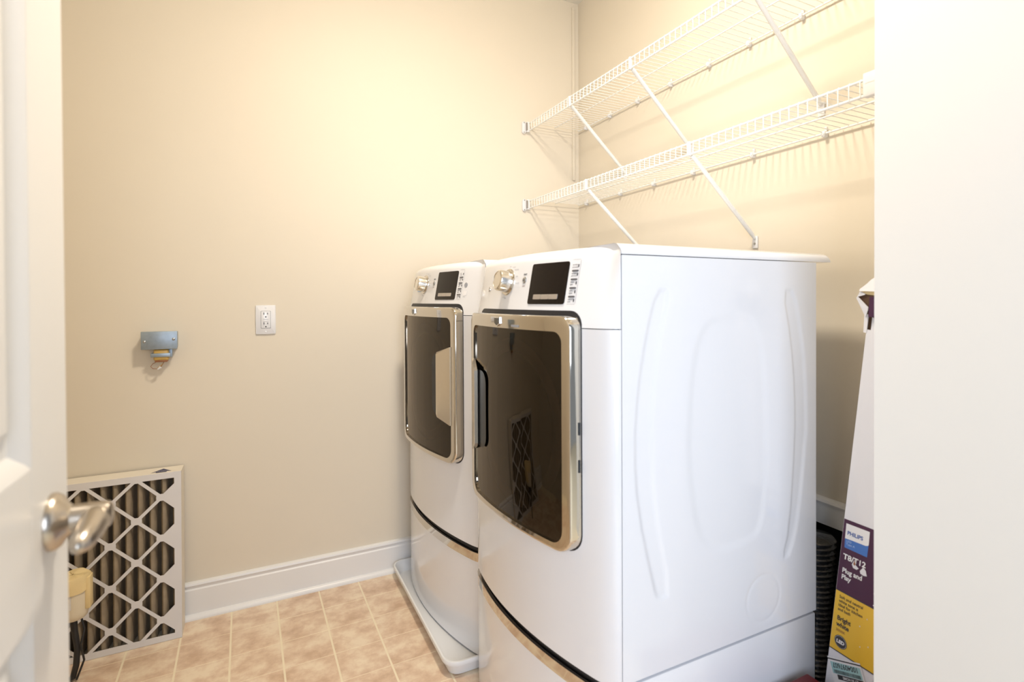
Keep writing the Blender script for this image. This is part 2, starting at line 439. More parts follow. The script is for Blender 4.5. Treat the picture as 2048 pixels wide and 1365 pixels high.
def bow_patch(name, outline, off, m, parent, thick=0.0, dome=0.0, surf=None, nz=10):
    """filled patch following the bow; outline is convex in (y,z)"""
    surf = surf or (lambda y, z: bow(y))
    ys = sorted(set(round(p[0], 5) for p in outline)); n = len(outline)
    def zr(y):
        zs = []
        for k in range(n):
            (a, b), (c, d) = outline[k], outline[(k+1) % n]
            if (a-y)*(c-y) <= 0 and abs(a-c) > 1e-9: zs.append(b+(d-b)*(y-a)/(c-a))
            elif abs(a-c) <= 1e-9 and abs(a-y) < 1e-6: zs += [b, d]
        return min(zs), max(zs)
    y0, y1 = ys[0], ys[-1]; zc = sum(p[1] for p in outline)/n; hy = (y1-y0)/2; yc = (y0+y1)/2
    zmin = min(p[1] for p in outline); zmax = max(p[1] for p in outline)
    bm = bmesh.new(); cols = []
    for y in ys:
        a, b = zr(y)
        col = []
        for k in range(nz+1):
            z = a+(b-a)*k/nz
            dd = dome*max(0, 1-((y-yc)/hy)**2)*max(0, 1-((z-(zmin+zmax)/2)/((zmax-zmin)/2))**2) if dome else 0
            col.append(bm.verts.new((surf(y, z)-off-dd, y, z)))
        cols.append(col)
    for a, b in zip(cols, cols[1:]):
        for k in range(nz): 
            bm.faces.new((a[k], b[k], b[k+1], a[k+1]))
    bmesh.ops.remove_doubles(bm, verts=bm.verts, dist=1e-6)
    if thick:
        fs = list(bm.faces)
        r = bmesh.ops.extrude_face_region(bm, geom=fs)
        for v in [g for g in r['geom'] if isinstance(g, bmesh.types.BMVert)]: v.co.x += thick
    return finish(name, bm, m, parent, 30)

def seg_dist(px, pz, poly):
    d = np.full(px.shape, 1e9); inside = np.zeros(px.shape, bool); n = len(poly)
    for i in range(n):
        ax, az = poly[i]; bx, bz = poly[(i+1) % n]
        vx, vz = bx-ax, bz-az; l2 = vx*vx+vz*vz
        t = np.clip(((px-ax)*vx+(pz-az)*vz)/l2, 0, 1)
        d = np.minimum(d, np.hypot(px-(ax+t*vx), pz-(az+t*vz)))
        c = ((az > pz) != (bz > pz)) & (px < (bx-ax)*(pz-az)/(bz-az+1e-12)+ax)
        inside ^= c
    return np.where(inside, -d, d)

def chaikin(p, it=2):
    for _ in range(it):
        q = []
        for i in range(len(p)):
            a, b = p[i], p[(i+1) % len(p)]
            q += [(a[0]*.75+b[0]*.25, a[1]*.75+b[1]*.25), (a[0]*.25+b[0]*.75, a[1]*.25+b[1]*.75)]
        p = q
    return p
RIB_L = [(0.097,1.221),(0.068,1.128),(0.044,1.002),(0.034,0.875),(0.043,0.741),(0.087,0.555),(0.099,0.530),(0.132,0.531),(0.086,0.753),(0.081,0.891),(0.081,0.963),(0.100,1.104),(0.134,1.221)]
RIB_R = [(0.502,1.222),(0.532,1.094),(0.546,0.961),(0.547,0.833),(0.526,0.604),(0.499,0.532),(0.528,0.538),(0.561,0.644),(0.585,0.828),(0.590,0.853),(0.584,1.021),(0.567,1.119),(0.543,1.222)]
RIB_C = [(0.275,1.159),(0.226,1.129),(0.199,1.045),(0.185,0.855),(0.198,0.737),(0.217,0.647),(0.264,0.599),(0.381,0.606),(0.417,0.623),(0.435,0.708),(0.442,0.847),(0.433,1.05),(0.399,1.143),(0.364,1.157)]

def embossed_side(parent):
    nx, nz = 170, 240
    xs = np.linspace(0.001, 0.627, nx); zs = np.linspace(0.3665, 1.2965, nz)
    PX, PZ = np.meshgrid(xs, zs)
    def step(d, w): t = np.clip(0.5-d/w, 0, 1); return t*t*(3-2*t)
    h = 0.0036*step(seg_dist(PX, PZ, chaikin(RIB_L, 1)), 0.013) + 0.0036*step(seg_dist(PX, PZ, chaikin(RIB_R, 1)), 0.013)
    h += 0.0022*step(seg_dist(PX, PZ, chaikin(RIB_C, 2)), 0.026)
    dc = np.abs(np.hypot(PX-0.429, PZ-0.449)-0.058)
    h += 0.0012*step(dc-0.002, 0.008)
    Yv = -W2+h
    verts = np.stack([PX.ravel(), Yv.ravel(), PZ.ravel()], 1).tolist()
    faces = [(j*nx+i, j*nx+i+1, (j+1)*nx+i+1, (j+1)*nx+i) for j in range(nz-1) for i in range(nx-1)]
    me = bpy.data.meshes.new('side_panel'); me.from_pydata(verts, [], faces); me.update()
    me.polygons.foreach_set('use_smooth', [True]*len(me.polygons))
    return link('side_panel', me, M_ENAMEL, parent)

def console(parent):
    rows = []
    zs = [CON_Z0 + (TOP_Z-TOP_R-CON_Z0)*k/10 for k in range(11)]
    spec = [(z, 0.0) for z in zs] + [(TOP_Z-TOP_R+TOP_R*math.sin(a), TOP_R*(1-math.cos(a))) for a in [PI/2*k/8 for k in range(1, 9)]]
    bm = bmesh.new()
    for z, ins in spec:
        row = []
        for x, y in PLAN:
            w = min(1, max(0, -(x+0.0012)/0.03))
            xx = x + LEAN*max(0, min(z, TOP_Z)-1.14)*w + ins*1.3*w
            yy = y*(1-ins/W2)
            row.append(bm.verts.new((xx, yy, z)))
        rows.append(row)
    rows.append([bm.verts.new((-0.0012, y*(1-TOP_R/W2), TOP_Z)) for x, y in PLAN])
    for a, b in zip(rows, rows[1:]):
        for k in range(len(a)-1):
            if (a[k].co-b[k].co).length < 1e-6 and (a[k+1].co-b[k+1].co).length < 1e-6: continue
            bm.faces.new((a[k], a[k+1], b[k+1], b[k]))
    # underside
    u = [bm.verts.new((-0.0012, rows[0][0].co.y, CON_Z0)), bm.verts.new((-0.0012, rows[0][-1].co.y, CON_Z0))]
    bm.faces.new(rows[0][::-1])
    bmesh.ops.remove_doubles(bm, verts=bm.verts, dist=1e-6)
    return finish('control_panel', bm, M_PLASTIC, parent, 40)

def on_console(y0, z0, d=0.0006):
    """lettering map: u to the viewer's right (-y), v up"""
    return lambda u, v: (con_x(y0-u, z0+v)-d, y0-u, z0+v)

def machine(name, loc, rz, is_dryer, label):
    E = empty(name, loc, (0, 0, rz))
    # cabinet
    box('cabinet', (0.003, 0.625, -W2+(0.006 if is_dryer else 0.0), W2, 0.3665, 1.2965), M_ENAMEL, E, bev=0.003)
    if is_dryer: embossed_side(E)
    front_prism('front_panel', 0.366, 1.1355, M_ENAMEL, E, bev=0.0025, back=-0.0005)
    C = console(E)
    box('top_lid', (0.0012, 0.686, -W2, W2, 1.2985, TOP_Z), M_ENAMEL, E, bev=TOP_R-0.0005, seg=6, edges=lambda c: c.z > TOP_Z-0.002 and c.x > 0.01)
    # seams
    front_prism('seam_shadow', 0.352, 1.150, M_DARK, E, d=-0.010, back=-0.0002)
    # pedestal
    P = empty('pedestal'); P.parent = E
    box('pedestal_body', (0.002, 0.625, -W2, W2, 0.0, 0.360), M_ENAMEL, P, bev=0.004)
    front_prism('drawer_front', 0.008, 0.3175, M_ENAMEL, P, bev=0.004, back=-0.0005)
    front_prism('drawer_recess', 0.318, 0.353, M_DARK, P, d=-0.014, back=-0.0005)
    front_prism('drawer_handle', 0.3185, 0.347, M_CHROME, P, d=0.002, bev=0.004, back=-0.002)
    # door
    D = empty('door'); D.parent = E
    outer = rrect(-0.2595, 0.2595, 0.6275, 1.164, (0.045, 0.045, 0.032, 0.032))
    inner = rrect(-0.232, 0.232, 0.643, 1.128, (0.035, 0.035, 0.026, 0.026))
    gap = rrect(-0.2615, 0.2615, 0.6245, 1.1755, (0.047, 0.047, 0.040, 0.040))
    bow_patch('door_gap', gap, 0.0025, M_DARK, D, thick=0.006, surf=lambda y, z: con_x(y, z)+0.0012)
    bow_ring('door_frame', outer, inner, 0.030, 0.029, M_CHROME, D, 0.034, lip=0.010)
    glass = rrect(-0.2335, 0.2335, 0.6415, 1.1295, (0.036, 0.036, 0.027, 0.027))
    bow_patch('glass', glass, 0.0235, M_GLASS, D, dome=0.006)
    bow_patch('door_inner', glass, 0.004, M_CAVITY, D)
    # drum ring faintly visible through the glass
    bm = bmesh.new()
    prev = None
    for k in range(49):
        a = 2*PI*k/48; q = []
        for rr, dx in ((0.205, 0.007), (0.198, 0.012), (0.180, 0.012), (0.172, 0.007)):
            yy, zz = -0.005+rr*math.cos(a), 0.885+rr*1.06*math.sin(a)
            q.append(bm.verts.new((bow(yy)-dx, yy, zz)))
        if prev:
            for s in range(3): bm.faces.new((prev[s], q[s], q[s+1], prev[s+1]))
        prev = q
    finish('drum_ring', bm, M_DRUM, D, 40)
    # handle plate with chamfered corners, on the latch side
    sgn = 1 if is_dryer else -1
    hz0, hz1 = 0.772, 1.018
    hp = [(sgn*0.2335, hz0-0.012), (sgn*0.2335, hz1+0.010), (sgn*0.174, hz1-0.010), (sgn*0.168, hz1-0.018), (sgn*0.168, hz0+0.020), (sgn*0.174, hz0+0.010)]
    bm = bmesh.new()
    f = []
    for off in (0.046, 0.036):
        f.append([bm.verts.new((bow(y)-(off if abs(y) < 0.2 else off-0.012), y, z)) for y, z in hp])
    bm.faces.new(f[0]); bm.faces.new(f[1][::-1])
    for k in range(len(hp)): bm.faces.new((f[0][k], f[0][(k+1)%6], f[1][(k+1)%6], f[1][k]))
    finish('door_handle', bm, M_HANDLE, D, 20)
    pk = rrect(min(sgn*0.112, sgn*0.215), max(sgn*0.112, sgn*0.215), hz0+0.014, hz1-0.016, 0.035)
    bow_patch('handle_pocket', pk, 0.0318, M_BLACK, D)
    # badge
    bd = [(0.046, 1.156), (0.046, 1.139), (0.030, 1.131), (0.014, 1.139), (0.014, 1.156)]
    if not is_dryer: bd = [(y+0.03, z) for y, z in bd]
    prism('badge', bd, 0, 0.0055, M_CHROME2, D, bev=0.002, map3=lambda a, b, c: (bow(a)-0.0285-c, a, b))
    yc = sum(p[0] for p in bd)/5
    prism('badge_face', [(yc+(a-yc)*0.78, 1.1455+(b-1.1455)*0.78) for a, b in bd], 0, 0.0012, M_LOGO, D, map3=lambda a, b, c: (bow(a)-0.0341-c, a, b))
    if is_dryer:
        for z in (0.912, 0.828): box('hinge_mark', (bow(-0.2595)-0.010, bow(-0.2595)-0.005, -0.2612, -0.2590, z-0.014, z+0.014), M_PIN, D)
    # console furniture
    surf = lambda y, z: con_x(y, z)
    scr_out = rrect(-0.196, -0.054, 1.190, 1.291, 0.006, ns=8, nc=3)
    bow_patch('display', scr_out, 0.0016, M_BLACKGLOSS, C, thick=0.003, surf=surf)
    for k in range(3):
        a = -0.078-0.0315*k
        bow_patch('silver_key', rrect(a-0.0305, a, 1.202, 1.214, 0.002, ns=3, nc=2), 0.003, M_SILVERBTN, C, thick=0.002, surf=surf)
    ky, kz = 0.068, 1.249
    kx = con_x(ky, kz); ax = Vector((-1, bow_slope(ky), LEAN)).normalized()
    if not is_dryer: ky = 0.075; kx = con_x(ky, kz); ax = Vector((-1, bow_slope(ky), LEAN)).normalized()
    K = empty('dial'); K.parent = C
    lathe('dial_ring', [(0.037, -0.004), (0.037, 0.002), (0.0355, 0.004), (0.031, 0.0045), (0.027, 0.003)], (kx, ky, kz), ax, M_CHROME, C, 40)
    lathe('dial_knob', [(0.0295, 0.002), (0.0285, 0.030), (0.0275, 0.033), (0.0235, 0.0355), (0.0225, 0.034), (0, 0.0345)], (kx, ky, kz), ax, M_DIAL, C, 40)
    bpy.data.objects.remove(K)
    sy, sz = -0.022, 1.252
    lathe('start_button', [(0, 0.003), (0.0075, 0.003), (0.009, 0.0015), (0.009, -0.002)], (con_x(sy, sz), sy, sz), (-1, 0, LEAN), M_SCREW, C, 24)
    lathe('start_button_centre', [(0, 0.0036), (0.004, 0.0036), (0.0045, 0.003)], (con_x(sy, sz), sy, sz), (-1, 0, LEAN), M_BTN, C, 16)
    text('lettering', 'start', 0.0085, on_console(sy+0.0075, sz+0.0125), M_INK, C, bold=0.0002)
    text('lettering', 'pause', 0.005, on_console(sy+0.006, sz-0.017), M_RED, C)
    words = ['wrinkle\nprevent', 'wrinkle\nprevent', 'drum\nlight', 'cycle\nsignal', 'control\nlock'] if is_dryer else ['pre\nwash', 'extra\nrinse', 'fresh\nspin', 'drum\nlight', 'control\nlock']
    for k in range(5):
        z = 1.2785-0.0200*k; y = -0.206
        text('lettering', words[k], 0.0056, on_console(y, z+0.0015), M_INK, C)
        bow_patch('indicator', rrect(y-0.0205, y-0.0185, z-0.003, z+0.004, 0.0007, ns=2, nc=1), 0.0012, M_INK, C, thick=0.002, surf=surf, nz=2)
        if k < 4: bow_patch('option_key', rrect(y-0.021, y-0.002, z-0.0128, z-0.0088, 0.0018, ns=4, nc=2), 0.0022, M_BTN, C, thick=0.003, surf=surf, nz=2)
    for z in (1.2935, 1.190): bow_patch('print_rule', rrect(-0.230, -0.205, z, z+0.0007, 0.0002, ns=4, nc=1), 0.0006, M_INKG, C, surf=surf, nz=1)
    bow_patch('print_rule', rrect(-0.2312, -0.2304, 1.192, 1.292, 0.0002, ns=2, nc=1), 0.0006, M_INKG, C, surf=surf, nz=8)
    # cycle names round the dial
    for k, (a, s) in enumerate(((70, 'normal'), (90, 'jeans'), (50, 'heavy duty'), (20, 'quick'), (-5, 'timed dry' if is_dryer else 'delicate'), (-95, 'steam'), (-110, 'rinse' if not is_dryer else 'air only'))):
        r = 0.043; cx, cz = ky-r*math.cos(math.radians(a)), kz+r*math.sin(math.radians(a))
        text('lettering', s, 0.0055, on_console(cx, cz-0.002), M_INKG, C, align='LEFT' if abs(a) < 80 else 'CENTER')
    if is_dryer:
        text('lettering', 'Maxima', 0.008, on_console(0.150, 1.252), M_INKG, C)
        lathe('option_button', [(0, 0.003), (0.007, 0.003), (0.0085, 0.001), (0.0085, -0.002)], (con_x(0.205, 1.232), 0.205, 1.232), (-1, 0.3, LEAN), M_CHROME2, C, 20)
        bow_patch('frame_mark', rrect(-0.075, -0.040, 1.1325, 1.1385, 0.0025, ns=3, nc=3), 0.0305, M_INKG, D, thick=0.001)
    else:
        bow_patch('detergent_drawer_pull', rrect(0.118, 0.165, 1.222, 1.252, 0.003, ns=4, nc=2), 0.002, M_LBLUETXT, C, thick=0.003, surf=surf)
        lathe('seal_emblem', [(0, 0.0012), (0.0085, 0.0012), (0.0085, 0.0)], (con_x(-0.250, 1.240), -0.250, 1.240), (-1, -0.33, LEAN), M_INKG, C, 20)
        bow_patch('print_block', rrect(-0.262, -0.242, 1.204, 1.221, 0.002, ns=3, nc=1), 0.0006, M_WHITEP, C, surf=surf, nz=2)
        text('lettering', 'steam', 0.0055, on_console(-0.242, 1.198), M_INKG, C)
    return tag(E, label, 'dryer' if is_dryer else 'washer')

machine('clothes_dryer', (-0.8125, -1.170, 0.0), -0.0158, True, 'white front-loading dryer on a pedestal, nearest machine, embossed side panel facing us')
machine('washing_machine', (-0.834, -0.435, 0.012), 0.0, False, 'white front-loading washer on a pedestal standing in a drip tray against the outlet wall')

# ------------------------------------------------------------------ drip tray
def tray():
    bm = bmesh.new()
    def loop(x0, x1, y0, y1, z, r):
        return [bm.verts.new((p[0], p[1], z)) for p in rrect(x0, x1, y0, y1, r, ns=4, nc=5)]
    b = (-0.966, -0.14, -0.797, -0.052)
    def off(o): return (b[0]-o, b[1]+o, b[2]-o, b[3]+o)
    seq = [(off(-0.008), 0.0005, 0.03), (off(0.0), 0.004, 0.035), (off(0.012), 0.040, 0.045), (off(0.020), 0.042, 0.05), (off(0.0215), 0.050, 0.05), (off(0.020), 0.056, 0.05), (off(0.014), 0.056, 0.045), (off(0.007), 0.040, 0.04), (off(-0.006), 0.014, 0.035), (off(-0.014), 0.0118, 0.03)]
    L = [loop(*o, z, r) for o, z, r in seq]
    n = len(L[0])
    for a, c in zip(L, L[1:]):
        for k in range(n): bm.faces.new((a[k], a[(k+1)%n], c[(k+1)%n], c[k]))
    bm.faces.new(L[0][::-1]); bm.faces.new(L[-1])
    o = finish('drip_tray', bm, M_TRAY, None, 40)
    tag(o, 'shallow white plastic drip tray under the washer', 'tray')
tray()

# ------------------------------------------------------------------ wire shelves
SH_X = -0.297; SH_Y0, SH_Y1 = -0.016, PW_Y+0.012
def wire_shelf(zd, struts, clips, label, strut_len, end_bracket_right=True):
    E = empty('wire_shelf', (0, 0, zd))
    zl = -0.038
    for nm, x, z, r in (('back_rail', -0.012, -0.003, 0.0032), ('middle_rail', -0.150, -0.0045, 0.0026), ('front_rail', SH_X, -0.003, 0.0034), ('lip_rail', SH_X+0.001, zl, 0.0036), ('under_rail', -0.262, -0.0045, 0.0026)):
        if nm == 'under_rail' : continue
        tube(nm, [(x, SH_Y0, z), (x, SH_Y1, z)], r, M_WIRE, E, 8)
    bm = bmesh.new()
    add_tube(bm, [(-0.008, 0, 0.0015), (SH_X+0.008, 0, 0.0015), (SH_X-0.001, 0, 0.0005), (SH_X-0.0035, 0, -0.006), (SH_X-0.0030, 0, zl-0.002)], 0.0014, 6)
    w0 = finish('deck_wire', bm, M_WIRE, E, 50); first = True
    y = SH_Y0-0.008
    while y > SH_Y1+0.005:
        if first: o = w0; first = False
        else: o = bpy.data.objects.new('deck_wire', w0.data); COL.objects.link(o); o.parent = E
        o.location = (0, y, 0); y -= 0.0268
    for ys in struts:
        B = empty('support_brace'); B.parent = E
        top = Vector((SH_X+0.004, ys, zl+0.004)); bot = Vector((-0.012, ys, -strut_len+0.012))
        d = (bot-top)
        tube('brace_tube', [top+d*0.02, top+d*0.5, bot-d*0.03, bot+Vector((0.006, 0, -0.008))], [0.0072, 0.0078, 0.0075, 0.005], M_WIRE, B, 12)
        box('brace_hook', (SH_X-0.006, SH_X+0.006, ys-0.0055, ys+0.0055, zl-0.005, 0.003), M_CLIP, B, bev=0.003)
        box('brace_foot', (-0.006, -0.0005, ys-0.011, ys+0.011, -strut_len-0.030, -strut_len+0.012), M_CLIP, B, bev=0.002)
        lathe('screw', [(0, 0.003), (0.004, 0.002), (0.0045, 0)], (-0.006, ys, -strut_len-0.014), (-1, 0, 0), M_SCREW, B, 12)
    for yc_ in clips:
        bm = bmesh.new()
        add_box(bm, -0.020, -0.0005, yc_-0.006, yc_+0.006, -0.014, 0.004, bev=0.003)
        add_box(bm, -0.008, -0.0005, yc_-0.004, yc_+0.004, 0.003, 0.018, bev=0.0015, seg=1)
        add_lathe(bm, [(0, -0.0215), (0.004, -0.0215), (0.005, -0.018)], (0, yc_, -0.006), (1, 0, 0), 10)
        finish('wall_clip', bm, M_CLIP, E, 35)
    # end bracket on the outlet wall
    B = empty('end_bracket'); B.parent = E
    prism('bracket_plate', rrect(SH_X-0.034, SH_X-0.014, -0.054, 0.006, 0.0095, ns=2, nc=5), 0, 0.010, M_CLIP, B, bev=0.002, map3=lambda a, b, c: (a, -0.001-c, b))
    box('bracket_hook', (SH_X-0.013, SH_X+0.004, -0.020, -0.001, -0.046, 0.004), M_CLIP, B, bev=0.002)
    box('bracket_slot', (SH_X-0.0145, SH_X-0.009, -0.0215, -0.006, -0.040, -0.002), M_BRACKETIN, B)
    for z in (-0.048, 0.0): lathe('screw', [(0, 0.0025), (0.003, 0.002), (0.0035, 0)], (SH_X-0.024, -0.011, z), (0, -1, 0), M_SCREW, B, 10)
    # end bracket on the short side wall
    B = empty('end_bracket'); B.parent = E
    box('bracket_cap', (SH_X-0.010, SH_X+0.008, PW_Y+0.001, -1.722, -0.044, 0.010), M_CLIP, B, bev=0.003)
    box('bracket_groove', (SH_X-0.0106, SH_X-0.0096, PW_Y+0.004, -1.726, -0.0145, -0.0125), M_WIRE, B)
    return tag(E, label, 'shelf', group='wire shelves on the cream wall')
wire_shelf(2.078, (-0.415, -0.850, -1.405), (-0.089, -0.301, -0.516, -0.734, -0.948, -1.137, -1.343, -1.56), 'upper of the two white wire shelves, with three diagonal braces', 0.300)
wire_shelf(1.694, (-0.545, -1.157), (-0.091, -0.384, -0.626, -0.863, -1.153, -1.421, -1.66), 'lower white wire shelf with two diagonal braces, directly above the dryer', 0.292)

# ------------------------------------------------------------------ small wall things
# outlet
E = empty('wall_outlet', (-1.465, 0, 1.1255))
prism('cover_plate', rrect(-0.0355, 0.0355, -0.0575, 0.0575, 0.003, ns=2, nc=3), 0.0005, 0.0065, M_PLASTIC, E, bev=0.003, map3=lambda a, b, c: (a, -c, b))
prism('receptacle', rrect(-0.0165, 0.0165, -0.0335, 0.0335, 0.002, ns=2, nc=2), 0.005, 0.0085, M_PLASTIC, E, bev=0.0012, map3=lambda a, b, c: (a, -c, b))
prism('receptacle_gap', rrect(-0.0178, 0.0178, -0.0348, 0.0348, 0.002, ns=2, nc=2), 0.0055, 0.0068, M_INKG, E, map3=lambda a, b, c: (a, -c, b))
for z in (0.020, -0.019):
    for x, h in ((-0.0065, 0.0045), (0.0065, 0.0035)): box('slot', (x-0.0012, x+0.0012, -0.0091, -0.0082, z+0.004-h, z+0.004+h), M_BLACK, E)
    lathe('ground_hole', [(0, 0.0005), (0.0027, 0.0005), (0.0027, 0)], (0, -0.0086, z-0.009), (0, -1, 0), M_BLACK, E, 14)
for z in (0.0035, -0.0035): box('test_button', (-0.009, 0.009, -0.0102, -0.0083, z-0.0026, z+0.0026), M_PLASTIC, E, bev=0.0006)
for z in (0.048, -0.048): lathe('screw', [(0, 0.0012), (0.003, 0.0008), (0.0035, 0)], (0, -0.0065, z), (0, -1, 0), M_PLASTIC, E, 12)
tag(E, 'white rectangular double power outlet on the cream wall', 'outlet')

# bell transformer on a galvanised box
E = empty('transformer_box', (-1.809, 0, 1.058))
box('steel_box', (-0.052, 0.052, -0.046, -0.0005, -0.029, 0.031), M_GALV, E, bev=0.003)
box('cover', (-0.0545, 0.0545, -0.050, -0.046, -0.0315, 0.0335), M_GALV, E, bev=0.0015)
for x, z in ((-0.044, -0.003), (0.043, 0.004)):
    lathe('screw', [(0, 0.003), (0.003, 0.0026), (0.0048, 0.001), (0.005, 0)], (x, -0.050, z), (0, -1, 0), M_SCREW, E, 14)
T = empty('transformer'); T.parent = E
box('coil', (-0.019, 0.027, -0.044, -0.012, -0.073, -0.0315), M_COIL, T, bev=0.006, seg=3)
box('core', (-0.027, 0.033, -0.0475, -0.010, -0.060, -0.046), M_GALV, T, bev=0.002)
box('core_bracket', (0.026, 0.037, -0.034, -0.020, -0.062, -0.0315), M_GALV, T, bev=0.001)
box('coil_wrap', (-0.016, 0.024, -0.042, -0.014, -0.079, -0.070), M_COPPER, T, bev=0.004)
tube('lead_wire', [(-0.006, -0.028, -0.076), (-0.022, -0.030, -0.084), (-0.029, -0.030, -0.094), (-0.022, -0.032, -0.102), (-0.008, -0.034, -0.103), (0.004, -0.034, -0.094), (0.012, -0.032, -0.078)], 0.0011, M_COPPER, T, 6)
tube('lead_wire', [(0.014, -0.030, -0.076), (0.006, -0.034, -0.088), (-0.008, -0.034, -0.100)], 0.0011, M_COIL, T, 6)
lathe('wire_nut', [(0, 0), (0.003, 0.001), (0.0045, 0.010), (0.005, 0.013), (0, 0.014)], (-0.008, -0.034, -0.106), (0.75, 0, 0.65), M_CLIP, T, 12)
tag(E, 'small galvanised steel box with an amber transformer hanging below, left of the outlet', 'junction box')

# cable raceway in the room corner
E = empty('cable_raceway', (-0.032, 0, 1.82))
box('channel', (-0.0085, 0.0085, -0.010, -0.0003, 0.0, 0.890), M_WALL, E, bev=0.003)
box('end_cap', (-0.0095, 0.0095, -0.0112, -0.0003, 0.884, 0.897), M_WALL, E, bev=0.003)
tag(E, 'thin cream cable channel running up the room corner', 'cable channel')

# ------------------------------------------------------------------ air filter leaning on the wall
def air_filter():
    E = empty('air_filter', (-1.742, -0.128, 0.001), (math.radians(-2.2), 0, 0))   # bottom right front corner; local x<0 to the left
    Wf, Hf, Df = 0.594, 0.590, 0.096
    t = 0.004
    bm = bmesh.new()
    add_box(bm, -Wf, 0, 0.001, Df, 0, t); add_box(bm, -Wf, 0, 0.001, Df, Hf-t, Hf)
    add_box(bm, -Wf, -Wf+t, 0.001, Df, t, Hf-t); add_box(bm, -t, 0, 0.001, Df, t, Hf-t)
    finish('frame', bm, M_CARDTOP, E, 0)
    # front face: border + lattice with square nodes and border lugs
    bw = 0.021
    bm = bmesh.new()
    def slab(poly, y0=-0.0015, y1=0.001):
        lo = [bm.verts.new((x, y1, z)) for x, z in poly]; hi = [bm.verts.new((x, y0, z)) for x, z in poly]; n = len(poly)
        bm.faces.new(lo); bm.faces.new(hi[::-1])
        for k in range(n): bm.faces.new((lo[k], hi[k], hi[(k+1)%n], lo[(k+1)%n]))
    slab([(-Wf, 0), (0, 0), (0, bw), (-Wf, bw)]); slab([(-Wf, Hf-bw), (0, Hf-bw), (0, Hf), (-Wf, Hf)])
    slab([(-Wf, bw), (-Wf+bw, bw), (-Wf+bw, Hf-bw), (-Wf, Hf-bw)]); slab([(-bw, bw), (0, bw), (0, Hf-bw), (-bw, Hf-bw)])
    finish('face_border', bm, M_CARD, E, 0)
    px, pz = 0.0725, 0.143
    nodes = {}
    for c in range(0, 8):
        x = -0.058-c*px
        for r in range(-1, 6):
            z = (0.076 if c % 2 == 0 else 0.0045)+r*pz
            nodes[(c, r)] = (x, z)
    def inside(x, z): return -Wf+0.004 < x < -0.004 and 0.004 < z < Hf-0.004
    bm = bmesh.new(); lat = bm
    def strip(a, b, w):
        # clip to face
        ax, az = a; bx, bz = b
        lo, hi = 0.0, 1.0
        for k in range(41):
            pass
        ts = [i/80 for i in range(81) if inside(ax+(bx-ax)*i/80, az+(bz-az)*i/80)]
        if not ts: return
        a2 = (ax+(bx-ax)*ts[0], az+(bz-az)*ts[0]); b2 = (ax+(bx-ax)*ts[-1], az+(bz-az)*ts[-1])
        dx, dz = b2[0]-a2[0], b2[1]-a2[1]; l = math.hypot(dx, dz)
        if l < 0.004: return
        nx, nz = -dz/l*w/2, dx/l*w/2
        poly = [(a2[0]+nx, a2[1]+nz), (a2[0]-nx, a2[1]-nz), (b2[0]-nx, b2[1]-nz), (b2[0]+nx, b2[1]+nz)]
        lo_ = [bm.verts.new((x, 0.0008, z)) for x, z in poly]; hi_ = [bm.verts.new((x, -0.0012, z)) for x, z in poly]
        bm.faces.new(lo_); bm.faces.new(hi_[::-1])
        for k in range(4): bm.faces.new((lo_[k], hi_[k], hi_[(k+1)%4], lo_[(k+1)%4]))
    for (c, r), p in nodes.items():
        for q in ((c+1, r), (c+1, r+1 if c % 2 == 0 else r-1)):
            if q in nodes: strip(p, nodes[q], 0.0105)
    for c in (-1,):
        for r in range(-1, 6):
            p = nodes.get((0, r))
            if p: strip(p, (p[0]+px, p[1]+pz/2), 0.0105); strip(p, (p[0]+px, p[1]-pz/2), 0.0105)
    for (c, r), (x, z) in nodes.items():
        s = 0.0155
        if inside(x, z) :
            poly = [(x-s, z-0.006), (x-s, z+0.006), (x-0.007, z+0.012), (x+0.007, z+0.012), (x+s, z+0.006), (x+s, z-0.006), (x+0.007, z-0.012), (x-0.007, z-0.012)]
            poly = [(min(-0.002, max(-Wf+0.002, a)), min(Hf-0.002, max(0.002, b))) for a, b in poly]
            slab(poly, -0.0014, 0.0006)
            if c == 0: slab([(x+0.006, z-0.009), (x+0.006, z+0.009), (x+0.034, z+0.036), (x+0.046, z+0.036), (x+0.046, z-0.036), (x+0.034, z-0.036)], -0.0013, 0.0007)
    finish('lattice', bm, M_CARD, E, 0)
    # pleats
    pitch = 0.0345
    bm = bmesh.new()
    prof = []
    k = 0; x = -0.010
    while x > -Wf+0.02:
        prof += [(x, 0.014), (x-pitch*0.12, 0.007), (x-pitch*0.32, 0.006), (x-pitch*0.46, 0.014), (x-pitch*0.60, 0.074), (x-pitch*0.73, 0.080), (x-pitch*0.88, 0.074)]
        x -= pitch
    lo = [bm.verts.new((a, b, 0.006)) for a, b in prof]; hi = [bm.verts.new((a, b, Hf-0.006)) for a, b in prof]
    for i in range(len(prof)-1): bm.faces.new((lo[i], lo[i+1], hi[i+1], hi[i]))
    finish('pleated_media', bm, M_PLEAT, E, 60)
    box('backing', (-Wf+0.004, -0.004, 0.086, 0.088, 0.004, Hf-0.004), M_PLEAT, E)
    # printed airflow arrow on top edge
    arrow = [(-0.062, 0.074), (-0.030, 0.016), (-0.045, 0.022), (-0.045, 0.004), (-0.079, 0.004), (-0.079, 0.022), (-0.094, 0.016)]
    arrow = [(-0.030, 0.018), (-0.060, 0.070), (-0.092, 0.018), (-0.077, 0.026), (-0.077, 0.012), (-0.045, 0.012), (-0.045, 0.026)]
    bm = bmesh.new(); bm.faces.new([bm.verts.new((a, b, Hf+0.0005)) for a, b in arrow]); finish('arrow_print', bm, M_NAVY, E, 0)
    text('lettering', 'AIR FLOW', 0.0065, lambda u, v: (-0.061+u, 0.026+v*1.5, Hf+0.0009), M_CARDTOP, E, align='CENTER')
